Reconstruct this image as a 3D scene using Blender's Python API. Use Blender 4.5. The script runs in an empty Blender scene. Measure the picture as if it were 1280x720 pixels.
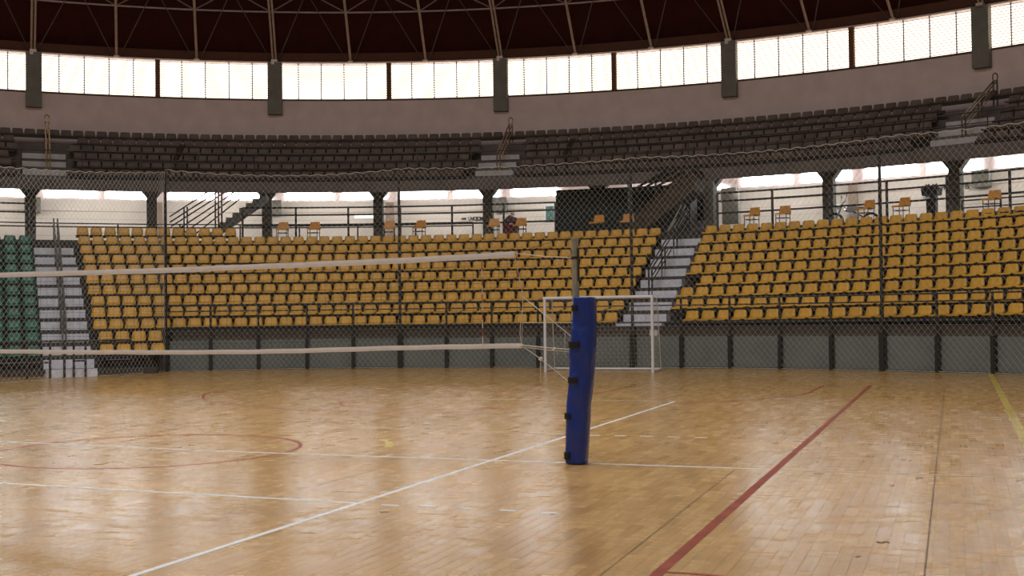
import bpy, math, random
from mathutils import Vector, Matrix
random.seed(7)
COL = bpy.context.scene.collection
SC = bpy.context.scene
# ------------------------------------------------------------------ camera
CX, CY, CZ = 4.70657, -12.02609, 1.5519
YAW, PITCH, ROLL, FPX = -0.35161, 0.02269, 0.012, 1500.71676
cyw, syw, cp, sp = math.cos(YAW), math.sin(YAW), math.cos(PITCH), math.sin(PITCH)
FW = Vector((syw*cp, cyw*cp, sp)); RT0 = Vector((cyw, -syw, 0)); UP0 = RT0.cross(FW)
RT = math.cos(ROLL)*RT0 - math.sin(ROLL)*UP0; UP = math.sin(ROLL)*RT0 + math.cos(ROLL)*UP0
CAM = Vector((CX, CY, CZ))
cam_d = bpy.data.cameras.new('camera'); cam = bpy.data.objects.new('camera', cam_d); COL.objects.link(cam)
cam_d.sensor_width = 36; cam_d.lens = FPX*36/1280; cam_d.clip_end = 300; cam_d.clip_start = .05
m3 = Matrix((RT, UP, -FW)).transposed(); cam.matrix_world = Matrix.Translation(CAM) @ m3.to_4x4()
SC.camera = cam
# ------------------------------------------------------------------ world, light, exposure
w = bpy.data.worlds.new('world'); SC.world = w; w.use_nodes = True
w.node_tree.nodes['Background'].inputs[0].default_value = (.75, .85, 1, 1)
w.node_tree.nodes['Background'].inputs[1].default_value = 1.0
SC.view_settings.view_transform = 'Standard'; SC.view_settings.look = 'None'
SC.view_settings.gamma = 1; SC.view_settings.exposure = 0.0
SC.cycles.max_bounces = 6; SC.cycles.diffuse_bounces = 3; SC.cycles.glossy_bounces = 3
SC.cycles.sample_clamp_indirect = 6
WINDOW_STRENGTH = 2.5        # daylight through the high louvred windows
STRIP_STRENGTH = 19.0         # daylight through the low strip windows of the gallery
OVERHEAD_POWER = 4350         # added overhead light for an inferred, unseen roof lantern
GALLERY_FILL_POWER = 46           # added fill light under the upper tier, per bay
def area(name, loc, power, size, rot=(0, 0, 0), color=(1, 1, 1), shape='DISK', sy=None):
    l = bpy.data.lights.new(name, 'AREA'); l.energy = power; l.size = size; l.color = color; l.shape = shape
    if sy: l.size_y = sy
    o = bpy.data.objects.new(name, l); COL.objects.link(o); o.location = loc; o.rotation_euler = rot
    return o
CEN = (-6.5, 1.55)
area('added_overhead_light', (CEN[0]+1.5, CEN[1]-1.5, 20.5), OVERHEAD_POWER, 19, color=(.97, .98, 1))
# ------------------------------------------------------------------ helpers
def ray(u, v): return RT*((u-640)/FPX) + UP*((360-v)/FPX) + FW
def ground(u, v, z=0.0):
    r = ray(u, v); return CAM + r*((z-CAM.z)/r.z)
def on_net(u, v, y=0.0):
    r = ray(u, v); return CAM + r*((y-CAM.y)/r.y)
def pol(u, v, rho):
    r = ray(u, v); dx, dy = CX-CEN[0], CY-CEN[1]
    A = r.x**2+r.y**2; B = 2*(r.x*dx+r.y*dy); Q = dx*dx+dy*dy-rho*rho
    t = (-B+math.sqrt(max(B*B-4*A*Q, 0)))/(2*A); p = CAM+r*t
    return math.degrees(math.atan2(p.x-CEN[0], p.y-CEN[1])), p.z
def W(rho, th, z):
    t = math.radians(th); return Vector((CEN[0]+rho*math.sin(t), CEN[1]+rho*math.cos(t), z))
def proj(P):
    v = Vector(P)-CAM; z = v.dot(FW)
    return 640+FPX*v.dot(RT)/z, 360-FPX*v.dot(UP)/z
class MB:
    def __init__(s): s.v = []; s.f = []
    def quad(s, a, b, c, d):
        n = len(s.v); s.v += [tuple(a), tuple(b), tuple(c), tuple(d)]; s.f.append((n, n+1, n+2, n+3)); return s
    def box(s, c, d, rz=0.0, M=None):
        n = len(s.v); R = Matrix.Rotation(rz, 3, 'Z')
        for sx in (-1, 1):
            for sy in (-1, 1):
                for sz in (-1, 1):
                    p = R @ Vector((sx*d[0]/2, sy*d[1]/2, sz*d[2]/2)) + Vector(c)
                    if M: p = M @ p
                    s.v.append(tuple(p))
        for f in ((0, 1, 3, 2), (4, 6, 7, 5), (0, 4, 5, 1), (2, 3, 7, 6), (0, 2, 6, 4), (1, 5, 7, 3)): s.f.append(tuple(n+i for i in f))
        return s
    def tube(s, a, b, r, k=6, r2=None, cap=True):
        a, b = Vector(a), Vector(b); d = b-a
        if d.length < 1e-6: return s
        q = d.to_track_quat('Z', 'Y'); n = len(s.v); r2 = r if r2 is None else r2
        for P, rr in ((a, r), (b, r2)):
            for i in range(k):
                t = 2*math.pi*i/k; s.v.append(tuple(P + q @ Vector((rr*math.cos(t), rr*math.sin(t), 0))))
        for i in range(k): s.f.append((n+i, n+(i+1) % k, n+k+(i+1) % k, n+k+i))
        if cap: s.f.append(tuple(n+k-1-i for i in range(k))); s.f.append(tuple(n+k+i for i in range(k)))
        return s
    def path(s, pts, r, k=5):
        for a, b in zip(pts[:-1], pts[1:]): s.tube(a, b, r, k)
        return s
    def prism(s, poly, lo, hi, f):      # poly 2D, f(x, y, h) -> point
        n = len(s.v); k = len(poly)
        for h in (lo, hi):
            for p in poly: s.v.append(tuple(f(p[0], p[1], h)))
        for i in range(k): s.f.append((n+i, n+(i+1) % k, n+k+(i+1) % k, n+k+i))
        s.f.append(tuple(n+k-1-i for i in range(k))); s.f.append(tuple(n+k+i for i in range(k)))
        return s
    def rev(s, prof, t0, t1, n, closed=False):   # revolve an outline about the arena's centre
        b = len(s.v); k = len(prof)
        for i in range(n+1):
            th = t0+(t1-t0)*i/n
            for q in prof:
                rr, z = q(th) if callable(q) else q
                s.v.append(tuple(W(rr, th, z)))
        kk = k if closed else k-1
        for i in range(n):
            for j in range(kk):
                a = b+i*k+j; a2 = b+i*k+(j+1) % k
                s.f.append((a, a2, a2+k, a+k))
        if closed:
            s.f.append(tuple(b+j for j in range(k))); s.f.append(tuple(b+n*k+k-1-j for j in range(k)))
        return s
    def mesh(s, name, mat, smooth=False):
        m = bpy.data.meshes.new(name); m.from_pydata(s.v, [], s.f); m.validate()
        if mat: m.materials.append(mat)
        if smooth:
            m.polygons.foreach_set('use_smooth', [True]*len(m.polygons))
        return m
    def build(s, name, mat, parent=None, smooth=False, local=False, **kw):
        o = bpy.data.objects.new(name, s.mesh(name, mat, smooth)); COL.objects.link(o)
        if parent:
            o.parent = parent
            if not local: o.matrix_parent_inverse = mw(parent).inverted()
        for k_, v_ in kw.items(): o[k_] = v_
        return o
def mw(o):
    M = Matrix.Translation(o.location) @ o.rotation_euler.to_matrix().to_4x4()
    return mw(o.parent) @ o.matrix_parent_inverse @ M if o.parent else M
def empty(name, loc=(0, 0, 0), rz=0.0, label=None, cat=None, group=None, kind=None):
    o = bpy.data.objects.new(name, None); COL.objects.link(o); o.location = loc; o.rotation_euler = (0, 0, rz)
    o.empty_display_size = .2
    if label: o['label'] = label
    if cat: o['category'] = cat
    if group: o['group'] = group
    if kind: o['kind'] = kind
    return o
def inst(name, me, parent=None, loc=(0, 0, 0), rz=0.0, **kw):
    o = bpy.data.objects.new(name, me); COL.objects.link(o); o.location = loc; o.rotation_euler = (0, 0, rz)
    if parent: o.parent = parent
    for k_, v_ in kw.items(): o[k_] = v_
    return o
# ------------------------------------------------------------------ materials
def mat(name, col, rough=.6, metal=0.0, var=.12, scale=4.0, bump=0.0, spec=.5, emit=None):
    m = bpy.data.materials.new(name); m.use_nodes = True; nt = m.node_tree; b = nt.nodes['Principled BSDF']
    b.inputs['Roughness'].default_value = rough; b.inputs['Metallic'].default_value = metal
    b.inputs['Specular IOR Level'].default_value = spec
    b.inputs['Base Color'].default_value = (*col, 1)
    tc = nt.nodes.new('ShaderNodeTexCoord'); nz = nt.nodes.new('ShaderNodeTexNoise')
    nz.inputs['Scale'].default_value = scale; nz.inputs['Detail'].default_value = 4
    nt.links.new(tc.outputs['Object'], nz.inputs['Vector'])
    mr = nt.nodes.new('ShaderNodeMapRange'); mr.inputs[1].default_value = .3; mr.inputs[2].default_value = .7
    mr.inputs[3].default_value = 1-var; mr.inputs[4].default_value = 1+var
    nt.links.new(nz.outputs['Fac'], mr.inputs[0])
    mx = nt.nodes.new('ShaderNodeVectorMath'); mx.operation = 'SCALE'; mx.inputs[0].default_value = col
    nt.links.new(mr.outputs[0], mx.inputs['Scale']); nt.links.new(mx.outputs[0], b.inputs['Base Color'])
    if bump:
        bp_ = nt.nodes.new('ShaderNodeBump'); bp_.inputs['Strength'].default_value = bump; bp_.inputs['Distance'].default_value = .02
        nt.links.new(nz.outputs['Fac'], bp_.inputs['Height']); nt.links.new(bp_.outputs[0], b.inputs['Normal'])
    if emit:
        b.inputs['Emission Color'].default_value = (*emit[0], 1); b.inputs['Emission Strength'].default_value = emit[1]
    return m
def seat_mat(name, col, var=.09):
    m = mat(name, col, .42, var=.06, scale=9); nt = m.node_tree; b = nt.nodes['Principled BSDF']
    oi = nt.nodes.new('ShaderNodeObjectInfo'); hs = nt.nodes.new('ShaderNodeHueSaturation')
    mr = nt.nodes.new('ShaderNodeMapRange'); mr.inputs[3].default_value = 1-var; mr.inputs[4].default_value = 1+var
    nt.links.new(oi.outputs['Random'], mr.inputs[0]); nt.links.new(mr.outputs[0], hs.inputs['Value'])
    src = b.inputs['Base Color'].links[0].from_socket
    nt.links.new(src, hs.inputs['Color']); nt.links.new(hs.outputs[0], b.inputs['Base Color'])
    return m
M = {}
M['plank_w'], M['plank_l'] = .095, .48
def wood_material():
    m = bpy.data.materials.new('court_wood'); m.use_nodes = True; nt = m.node_tree; N = nt.nodes; L = nt.links
    b = N['Principled BSDF']
    geo = N.new('ShaderNodeNewGeometry'); sep = N.new('ShaderNodeSeparateXYZ'); L.new(geo.outputs['Position'], sep.inputs[0])
    def mth(op, a, c=None):
        n = N.new('ShaderNodeMath'); n.operation = op
        for i, x in enumerate((a, c)):
            if x is None: continue
            if isinstance(x, (int, float)): n.inputs[i].default_value = x
            else: L.new(x, n.inputs[i])
        return n.outputs[0]
    row = mth('FLOOR', mth('DIVIDE', sep.outputs[0], M['plank_w']))
    off = mth('FRACT', mth('MULTIPLY', row, .6180339))
    yy = mth('ADD', mth('DIVIDE', sep.outputs[1], M['plank_l']), off)
    cell = mth('FLOOR', yy)
    cmb = N.new('ShaderNodeCombineXYZ'); L.new(row, cmb.inputs[0]); L.new(cell, cmb.inputs[1])
    wn = N.new('ShaderNodeTexWhiteNoise'); wn.noise_dimensions = '2D'; L.new(cmb.outputs[0], wn.inputs['Vector'])
    ramp = N.new('ShaderNodeValToRGB'); L.new(wn.outputs['Value'], ramp.inputs[0])
    e = ramp.color_ramp.elements; e[0].position = 0; e[0].color = (.52, .285, .092, 1); e[1].position = 1; e[1].color = (.63, .375, .138, 1)
    k = e.new(.35); k.color = (.565, .322, .108, 1); k = e.new(.75); k.color = (.60, .348, .122, 1)
    # grain along the boards
    mp = N.new('ShaderNodeMapping'); mp.inputs['Scale'].default_value = (26, 1.6, 1); L.new(geo.outputs['Position'], mp.inputs[0])
    gr = N.new('ShaderNodeTexNoise'); gr.inputs['Scale'].default_value = 1.3; gr.inputs['Detail'].default_value = 5; L.new(mp.outputs[0], gr.inputs['Vector'])
    big = N.new('ShaderNodeTexNoise'); big.inputs['Scale'].default_value = .35; big.inputs['Detail'].default_value = 4; L.new(geo.outputs['Position'], big.inputs['Vector'])
    def rng(x, a, c, f0=.3, f1=.7):
        r = N.new('ShaderNodeMapRange'); r.inputs[1].default_value = f0; r.inputs[2].default_value = f1
        r.inputs[3].default_value = a; r.inputs[4].default_value = c; L.new(x, r.inputs[0]); return r.outputs[0]
    val = mth('MULTIPLY', rng(gr.outputs['Fac'], .84, 1.13), rng(big.outputs['Fac'], .9, 1.08))
    # joints (colour of the dirt in them)
    fx = mth('FRACT', mth('DIVIDE', sep.outputs[0], M['plank_w'])); fy = mth('FRACT', yy)
    jx = mth('LESS_THAN', mth('MULTIPLY', fx, M['plank_w']), .0022); jy = mth('LESS_THAN', mth('MULTIPLY', fy, M['plank_l']), .0035)
    jj = mth('SUBTRACT', 1.0, mth('MULTIPLY', mth('MAXIMUM', jx, jy), .16))
    # scuffs: worn, dusty patches
    sm = N.new('ShaderNodeMapping'); sm.inputs['Scale'].default_value = (1.0, 3.2, 1); sm.inputs['Rotation'].default_value = (0, 0, .5); L.new(geo.outputs['Position'], sm.inputs[0])
    sc = N.new('ShaderNodeTexNoise'); sc.inputs['Scale'].default_value = 2.6; sc.inputs['Detail'].default_value = 8; sc.inputs['Roughness'].default_value = .65; L.new(sm.outputs[0], sc.inputs['Vector'])
    vm = N.new('ShaderNodeVectorMath'); vm.operation = 'SCALE'; L.new(ramp.outputs[0], vm.inputs[0]); L.new(mth('MULTIPLY', val, jj), vm.inputs['Scale'])
    L.new(vm.outputs[0], b.inputs['Base Color'])
    rg = mth('ADD', rng(sc.outputs['Fac'], .17, .30, .35, .65), rng(wn.outputs['Value'], -.02, .03, 0, 1)); L.new(rg, b.inputs['Roughness'])
    b.inputs['Specular IOR Level'].default_value = .5
    bn = N.new('ShaderNodeBump'); bn.inputs['Strength'].default_value = .10; bn.inputs['Distance'].default_value = .004
    L.new(mth('ADD', sc.outputs['Fac'], mth('MULTIPLY', wn.outputs['Value'], .12)), bn.inputs['Height']); L.new(bn.outputs[0], b.inputs['Normal'])
    return m
WOOD = wood_material()
def wall_blocks(name, col, bw=.4, bh=.2, mort=.92):
    m = mat(name, col, .85, var=.05, scale=1.2, spec=.2); return m
UPWALL = mat('pinkish_plaster', (.80, .64, .60), .9, var=.07, scale=1.5, spec=.2)
GALWALL = mat('cream_wall', (.72, .66, .60), .85, var=.05, scale=1.0, spec=.2)
COURSE = mat('mortar_course', (.50, .42, .36), .9, var=.1)
PALEBLUE = mat('pale_blue_plaster', (.50, .52, .60), .8, var=.06)
CONC = mat('concrete_dark', (.075, .065, .055), .9, var=.2, scale=3, spec=.15)
CONC2 = mat('concrete_pillar', (.20, .19, .165), .85, var=.18, scale=5, spec=.2)
COLUMN = mat('grey_column_paint', (.21, .20, .17), .8, var=.14, scale=3)
LOWWALL = mat('low_wall_green_grey', (.155, .17, .155), .75, var=.16, scale=1.3)
BAND = mat('brown_band', (.10, .085, .07), .85, var=.15)
FASCIA = mat('tier_fascia', (.16, .13, .115), .9, var=.2, scale=1.2)
ROOF = mat('maroon_roof_sheet', (.055, .012, .010), .75, var=.15, scale=2, spec=.15)
LIT_EAVE = mat('brown_lit_eave', (.11, .04, .025), .8, var=.12)
STEEL = mat('truss_steel', (.62, .47, .40), .45, .3, var=.12)
THINSTEEL = mat('brace_steel', (.13, .10, .095), .5, .3)
CHORD = mat('chord_steel', (.33, .25, .23), .5, .3, var=.12)
RAILM = mat('rail_dark_steel', (.045, .04, .038), .5, .3, var=.2)
POSTM = mat('fence_post_dark', (.03, .028, .026), .5, .2, var=.2)
STEP = mat('lilac_white_step', (.86, .85, .93), .8, var=.13, scale=6)
YEL = seat_mat('mustard_plastic', (.76, .40, .032))
GRN = seat_mat('green_plastic', (.015, .13, .07))
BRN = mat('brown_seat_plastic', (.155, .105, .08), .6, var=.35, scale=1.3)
BRACK = mat('seat_bracket', (.03, .024, .02), .6, .3)
NETM = mat('net_cord', (.56, .54, .48), .8, var=.1)
WHITE = mat('white_paint', (.74, .74, .74), .45, var=.04)
LINEW = mat('white_line_paint', (.92, .92, .92), .45, var=.12, scale=9)
RED = mat('red_line_paint', (.31, .055, .024), .5, var=.35, scale=5)
YLW = mat('yellow_line_paint', (.56, .42, .09), .4, var=.35, scale=5)
DRK = mat('dark_seam_tape', (.20, .12, .05), .5, var=.3, scale=5)
BAND_W = mat('net_band_canvas', (.86, .88, .95), .8, var=.05, scale=12, bump=.2)
CORD = mat('white_rope', (.75, .72, .66), .8)
BLK = mat('black_webbing', (.008, .008, .009), .7)
BLUE = mat('blue_vinyl', (.006, .040, .32), .26, var=.12, scale=6, bump=1.0)
POLE = mat('weathered_pole', (.36, .37, .32), .4, .5, var=.2, scale=12)
ORANGE = seat_mat('orange_chair_plastic', (.72, .32, .045), .1)
DGREEN = mat('dark_green_hoarding', (.012, .022, .020), .7, var=.3, scale=2)
WINM = mat('daylight_louvre_pane', (.9, .85, .75), .6, emit=((1, .94, .80), WINDOW_STRENGTH))
STRIPM = mat('daylight_strip_pane', (.9, .9, .9), .6, emit=((.84, .92, 1.0), STRIP_STRENGTH))
SLAT = mat('louvre_slat', (.62, .42, .24), .6, var=.1)
MULL = mat('louvre_mullion', (.10, .055, .035), .6)
# ------------------------------------------------------------------ ring geometry (metres, about the arena's centre)
R = 36.0
SILL, HEAD, GAL = 11.10, 12.70, 4.35
BAY = 7.9
def grid(n): return 4.42+BAY*n
VIS0, VIS1 = -52.0, 46.0
def kinch(th): return max(0.0, min(1.0, (th-0)/37.0))
def rho_wall(th): return 20.0+1.65*kinch(th)
def rho_row(k, th):
    r0 = 20.5+1.7*kinch(th); return r0+(26.5-r0)*k/8
def z_row(k, th=0): return 4.33-.3625*(8-k)+.13*kinch(th)*(8-k)/8
def tread(k, th=0): return z_row(k, th)-.53
# ---------------- floor
fl = MB(); n = 96
fl.v.append((CEN[0], CEN[1], -.0012))
for i in range(n):
    fl.v.append(tuple(W(36.3, 360*i/n, -.0012)))
for i in range(n): fl.f.append((0, 1+(i+1) % n, 1+i))
floor = fl.build('floor', WOOD, kind='structure')
# planks: pieces wider than ten pixels; the nearest three hundred are separate, the rest joined
PW, PL = M['plank_w'], M['plank_l']
pm = MB(); g = .0004; hw, hl = PW/2-g, PL/2-g*1.4; ch = .0005
for z_, s_ in ((-.0016, 0), (-ch, 0), (0, ch)):
    for sx, sy in ((-1, -1), (1, -1), (1, 1), (-1, 1)): pm.v.append((sx*(hw-s_), sy*(hl-s_), z_))
for a in (0, 4):
    for i in range(4): pm.f.append((a+i, a+(i+1) % 4, a+4+(i+1) % 4, a+4+i))
pm.f.append((8, 9, 10, 11))
plank_me = pm.mesh('plank', WOOD)
cand = []
for i in range(int(-12/PW), int(9/PW)):
    off = (i*.6180339) % 1.0
    for j in range(int(-9/PL), int(4/PL)):
        x = (i+.5)*PW; y = (j+.5-off)*PL
        d = (Vector((x, y, 0))-CAM).dot(FW)
        if d < 4 or d > 15.2: continue
        u, v = proj((x, y, 0))
        if -45 < u < 1325 and v < 760: cand.append((d, x, y))
cand.sort()
for d, x, y in cand[:300]:
    inst('plank', plank_me, floor, (x, y, 0))
st = MB()
for d, x, y in cand[300:]:
    n = len(st.v); st.v += [(a+x, b+y, c) for a, b, c in pm.v]; st.f += [tuple(q+n for q in f) for f in pm.f]
st.build('planks_beyond', WOOD, floor, kind='stuff')
# painted lines: thin paint films on the boards
def line(name, pts, wd, m, z=.0016):
    b = MB(); pts = [Vector((p[0], p[1], 0)) for p in pts]; L_, R_ = [], []
    for i, p in enumerate(pts):
        d = (pts[min(i+1, len(pts)-1)]-pts[max(i-1, 0)]).normalized(); nrm = Vector((-d.y, d.x, 0))*wd/2
        L_.append(p+nrm); R_.append(p-nrm)
    for i in range(len(pts)-1):
        q = [L_[i], R_[i], R_[i+1], L_[i+1]]; n = len(b.v)
        for zz in (-.001, z): b.v += [(a.x, a.y, zz) for a in q]
        b.f += [(n+4, n+5, n+6, n+7), (n, n+4, n+7, n+3), (n+1, n+2, n+6, n+5)]
        if i == 0: b.f.append((n, n+1, n+5, n+4))
        if i == len(pts)-2: b.f.append((n+2, n+3, n+7, n+6))
    return b.build(name, m, floor)
def gp(*uv): return [ground(u, v) for u, v in uv]
def spline(pts, k=8):
    out = []; P = [Vector((p[0], p[1], 0)) for p in pts]; P = [2*P[0]-P[1]]+P+[2*P[-1]-P[-2]]
    for i in range(1, len(P)-2):
        for j in range(k):
            t = j/k; a, b, c, d = P[i-1:i+3]
            out.append(.5*((2*b)+(c-a)*t+(2*a-5*b+4*c-d)*t*t+(3*b-a-3*c+d)*t**3))
    out.append(P[-2]); return out
a, b = gp((165, 720), (843, 502)); line('white_sideline', [a+(a-b)*.12, a, b], .05, LINEW, .0018)
line('white_centre_line', gp((-60, 548.5), (0, 552), (300, 565), (613, 575.3), (711, 578.5), (962, 586.6)), .05, LINEW, .0017)
line('faded_yellow_line', gp((975, 587), (1279, 597.5), (1330, 599)), .045, mat('faded_yellow_paint', (.66, .55, .30), .4), .0015)
line('white_attack_line', gp((-60, 601), (0, 604), (225, 616.5), (446, 629)), .05, LINEW, .0015)
for (u0, v0, u1, v1) in ((476, 631.2, 499, 632), (525, 633, 546, 633.7), (574, 635.2, 595, 636), (624, 638, 646.5, 638.8), (674.5, 640.6, 698, 641.4)):
    line('white_dash', gp((u0, v0), (u1, v1)), .05, LINEW)
line('white_attack_line', gp((430, 532.8), (520, 536.6), (600, 539.5), (705, 543.3)), .045, mat('worn_white_paint', (.68, .60, .50), .4, var=.2, scale=7), .0014)
for (u0, v0, u1, v1) in ((735, 544, 750, 544.5), (769, 544.6, 783, 544.9), (800, 545.2, 816, 545.6), (835, 546, 850, 546.4), (868, 546.8, 884, 547.2)):
    line('white_dash', gp((u0, v0), (u1, v1)), .05, LINEW)
WORN = mat('faint_white_paint', (.66, .56, .44), .4, var=.2, scale=7)
line('faint_white_line', gp((380, 497), (560, 498.6), (843, 501.4)), .045, WORN, .0014)
line('faint_white_line', gp((967, 564), (1060, 566), (1172, 569)), .04, WORN)
line('faint_white_line', gp((105, 527), (300, 533), (470, 536)), .03, WORN)
a, b = gp((820, 719), (1088, 482)); line('red_sideline', [a+(a-b)*.03, a, b], .075, RED, .0021)
line('red_line', gp((832, 715.5), (860, 717), (905, 720.5)), .04, RED)
c0 = (-4.33, -.03)
line('red_centre_circle', [(c0[0]+1.78*math.cos(t*math.pi/24), c0[1]+1.78*math.sin(t*math.pi/24)) for t in range(-13, 36)], .055, RED, .0013)
line('red_area_arc', spline(gp((300, 486.5), (275, 489), (262, 491), (254, 494.5), (255, 498.5), (264, 502), (282, 504.7), (312, 508), (365, 511.6), (440, 514.3), (520, 515.3), (600, 515.3))), .05, RED, .0012)
line('red_area_arc', spline(gp((470, 498.5), (440, 500.5), (427, 502.5), (426, 505.5), (436, 508), (470, 510.2), (560, 511.5), (640, 510), (700, 507), (733, 503.5))), .05, RED, .0011)
line('red_line', gp((405, 500), (450, 496), (490, 489), (550, 480)), .05, RED, .001)
line('red_area_arc', spline(gp((575, 486), (588, 487.5), (640, 489), (700, 490))), .05, RED, .001)
line('red_line', gp((741, 492.5), (770, 487), (795, 481)), .05, RED, .001)
line('red_area_arc', spline(gp((1030, 482), (1020, 486.5), (1009, 491.5), (985, 495), (950, 498.5), (900, 502), (850, 504))), .05, RED, .0012)
line('yellow_line', gp((1238, 467), (1279, 545), (1300, 585)), .11, YLW, .0012)
for p in (((1181, 482), (1155, 726)), ((747, 722), (920, 586)), ((395, 607), (474, 586)), ((1095, 532), (1240, 535.5)), ((0, 577), (45, 580))):
    line('dark_floor_seam', gp(*p), .012, DRK, .0009)
SCF = mat('dark_scuff', (.07, .05, .03), .6)
for (u, v, du, dv) in ((1023, 592, 9, 1.5), (1149, 597.5, 8, 1.8), (1115, 607, 5, .8), (1104, 678, 14, 2.2), (1072, 696, 5, .8), (1273, 601, 7, .8), (690, 643, 5, .4), (480, 640, 9, .8)):
    line('scuff_mark', spline(gp((u-du/2, v-dv/3), (u-du/5, v+dv/2), (u+du/4, v-dv/3), (u+du/2, v+dv/3)), 4), .012+.006*(du > 7), SCF, .0022)
line('yellow_paint_smudge', spline(gp((476, 549), (481, 551), (486, 553), (487, 557), (484, 559)), 5), .09, mat('yellow_smudge_paint', (.62, .46, .10), .4, var=.2, scale=9), .0009)
# ---------------- perimeter walls, columns, windows
wb = MB(); wb.rev([(R, 0), (R, SILL), (R+.35, SILL), (R+.35, 0)], VIS0, VIS1, 98, True)
wall_back = wb.build('wall_back', UPWALL, kind='structure')
gw = MB(); gw.rev([(R-.02, GAL), (R-.02, 6.62), (R-.12, 6.62), (R-.12, GAL)], VIS0, VIS1, 98, True)
gallery_wall = gw.build('gallery_lining', GALWALL, wall_back)
cs = MB()
for zc in (4.75, 5.1, 5.45, 5.8): cs.rev([(R-.123, zc-.006), (R-.123, zc+.006), (R-.128, zc+.006), (R-.128, zc-.006)], VIS0, VIS1, 98, True)
cs.rev([(R-.123, 6.12), (R-.123, 6.15), (R-.16, 6.15), (R-.16, 6.12)], VIS0, VIS1, 98, True)
cs.build('block_courses', COURSE, gallery_wall)
wf = MB(); wf.rev([(R, 0), (R, SILL), (R+.35, SILL), (R+.35, 0)], VIS1, 360+VIS0, 120, True)
wf.build('wall_front', UPWALL, kind='structure')
hd = MB(); hd.rev([(R-.1, HEAD), (R-.1, HEAD+.06), (R+.4, HEAD+.06), (R+.4, HEAD)], 0, 360, 180, True)
hd.build('trim_1', STEEL, kind='structure')
sl = MB(); sl.rev([(R-.05, SILL-.04), (R-.05, SILL+.03), (R+.3, SILL+.03), (R+.3, SILL-.04)], 0, 360, 180, True)
sl.build('trim_2', MULL, kind='structure')
# high louvred windows, one per bay
pane_deg = BAY/5
chord = 2*R*math.sin(math.radians(pane_deg/2))
pn = MB(); pn.box((0, 0, 0), (chord-.05, .02, HEAD-SILL-.06)); pane_me = pn.mesh('louvre_pane', WINM)
wi = 0
for nb in range(-7, 5):
    t0 = grid(nb)
    wi += 1
    tc_ = t0+BAY/2
    e = empty('window_%d' % wi, W(R+.1, tc_, SILL), -math.radians(tc_), kind='structure')
    fr = MB(); sm_ = MB()
    for j in range(6):
        tj = t0+pane_deg*j
        fr.tube(W(R+.06, tj, SILL), W(R+.06, tj, HEAD), .022, 4)
    fr.build('mullions', MULL, e)
    for j in range(5):
        tj = t0+pane_deg*(j+.5); p = W(R+.12, tj, (SILL+HEAD)/2)
        o = inst('pane', pane_me, e); o.matrix_parent_inverse = mw(e).inverted(); o.location = p; o.rotation_euler = (0, 0, -math.radians(tj))
        for i in range(15):
            z = SILL+.08+i*.104
            sm_.box(W(R+.04, tj, z), (chord, .05, .020), -math.radians(tj))
    sm_.build('louvre_slats', SLAT, e, kind='stuff')
    # columns: wide grey on every second line, narrow brown between
    if nb % 2 == 0:
        cb = MB(); cb.box(W(R-.16, t0, (HEAD+10.42)/2), (.62, .36, HEAD-10.42), -math.radians(t0)); cb.build('wall_column', COLUMN, kind='structure')
    else:
        cb = MB(); cb.box(W(R-.02, t0, (HEAD+SILL)/2), (.20, .2, HEAD-SILL), -math.radians(t0)); cb.build('wall_mullion_post', mat('brown_post', (.17, .07, .03), .8), kind='structure')
ob = MB()
tt = grid(5); rest = 360-12*BAY; nn = 33
for i in range(nn):
    a0, a1 = tt+rest*i/nn, tt+rest*(i+1)/nn
    for j in range(5):
        b0, b1 = a0+(a1-a0)*j/5, a0+(a1-a0)*(j+1)/5
        if j == 0: b0 += .3
        ob.quad(W(R+.12, b0+.04, SILL+.03), W(R+.12, b1-.04, SILL+.03), W(R+.12, b1-.04, HEAD-.03), W(R+.12, b0+.04, HEAD-.03))
ob.build('window_%d' % (wi+1), WINM, kind='structure')
# roof shell, corrugated
RP = [(36.6, HEAD+.06), (36.3, HEAD+.3), (34.6, HEAD+2.05), (33, 15.9), (30, 17.6), (25, 19.6), (18, 21.4), (13.0, 22.0)]
rf = MB(); NR = 360; k = len(RP)
for i in range(NR):
    for (rr, zz) in RP:
        w_ = .035 if i % 2 else -.035
        rf.v.append(tuple(W(rr, i*360/NR, zz+w_)))
for i in range(NR):
    for j in range(k-1):
        a = i*k+j; b2 = ((i+1) % NR)*k+j; rf.f.append((a, a+1, b2+1, b2))
rf.v.append((CEN[0], CEN[1], 23.4)); top_i = len(rf.v)-1
for i in range(NR): rf.f.append((i*k+k-1, top_i, ((i+1) % NR)*k+k-1))
roof = rf.build('ceiling', ROOF, kind='structure')
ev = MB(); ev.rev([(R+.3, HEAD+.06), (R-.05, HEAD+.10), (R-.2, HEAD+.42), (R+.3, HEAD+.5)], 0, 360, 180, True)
ev.build('trim_3', LIT_EAVE, kind='structure')  # lighter brown stands in for roof sheet lit by the windows
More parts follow.
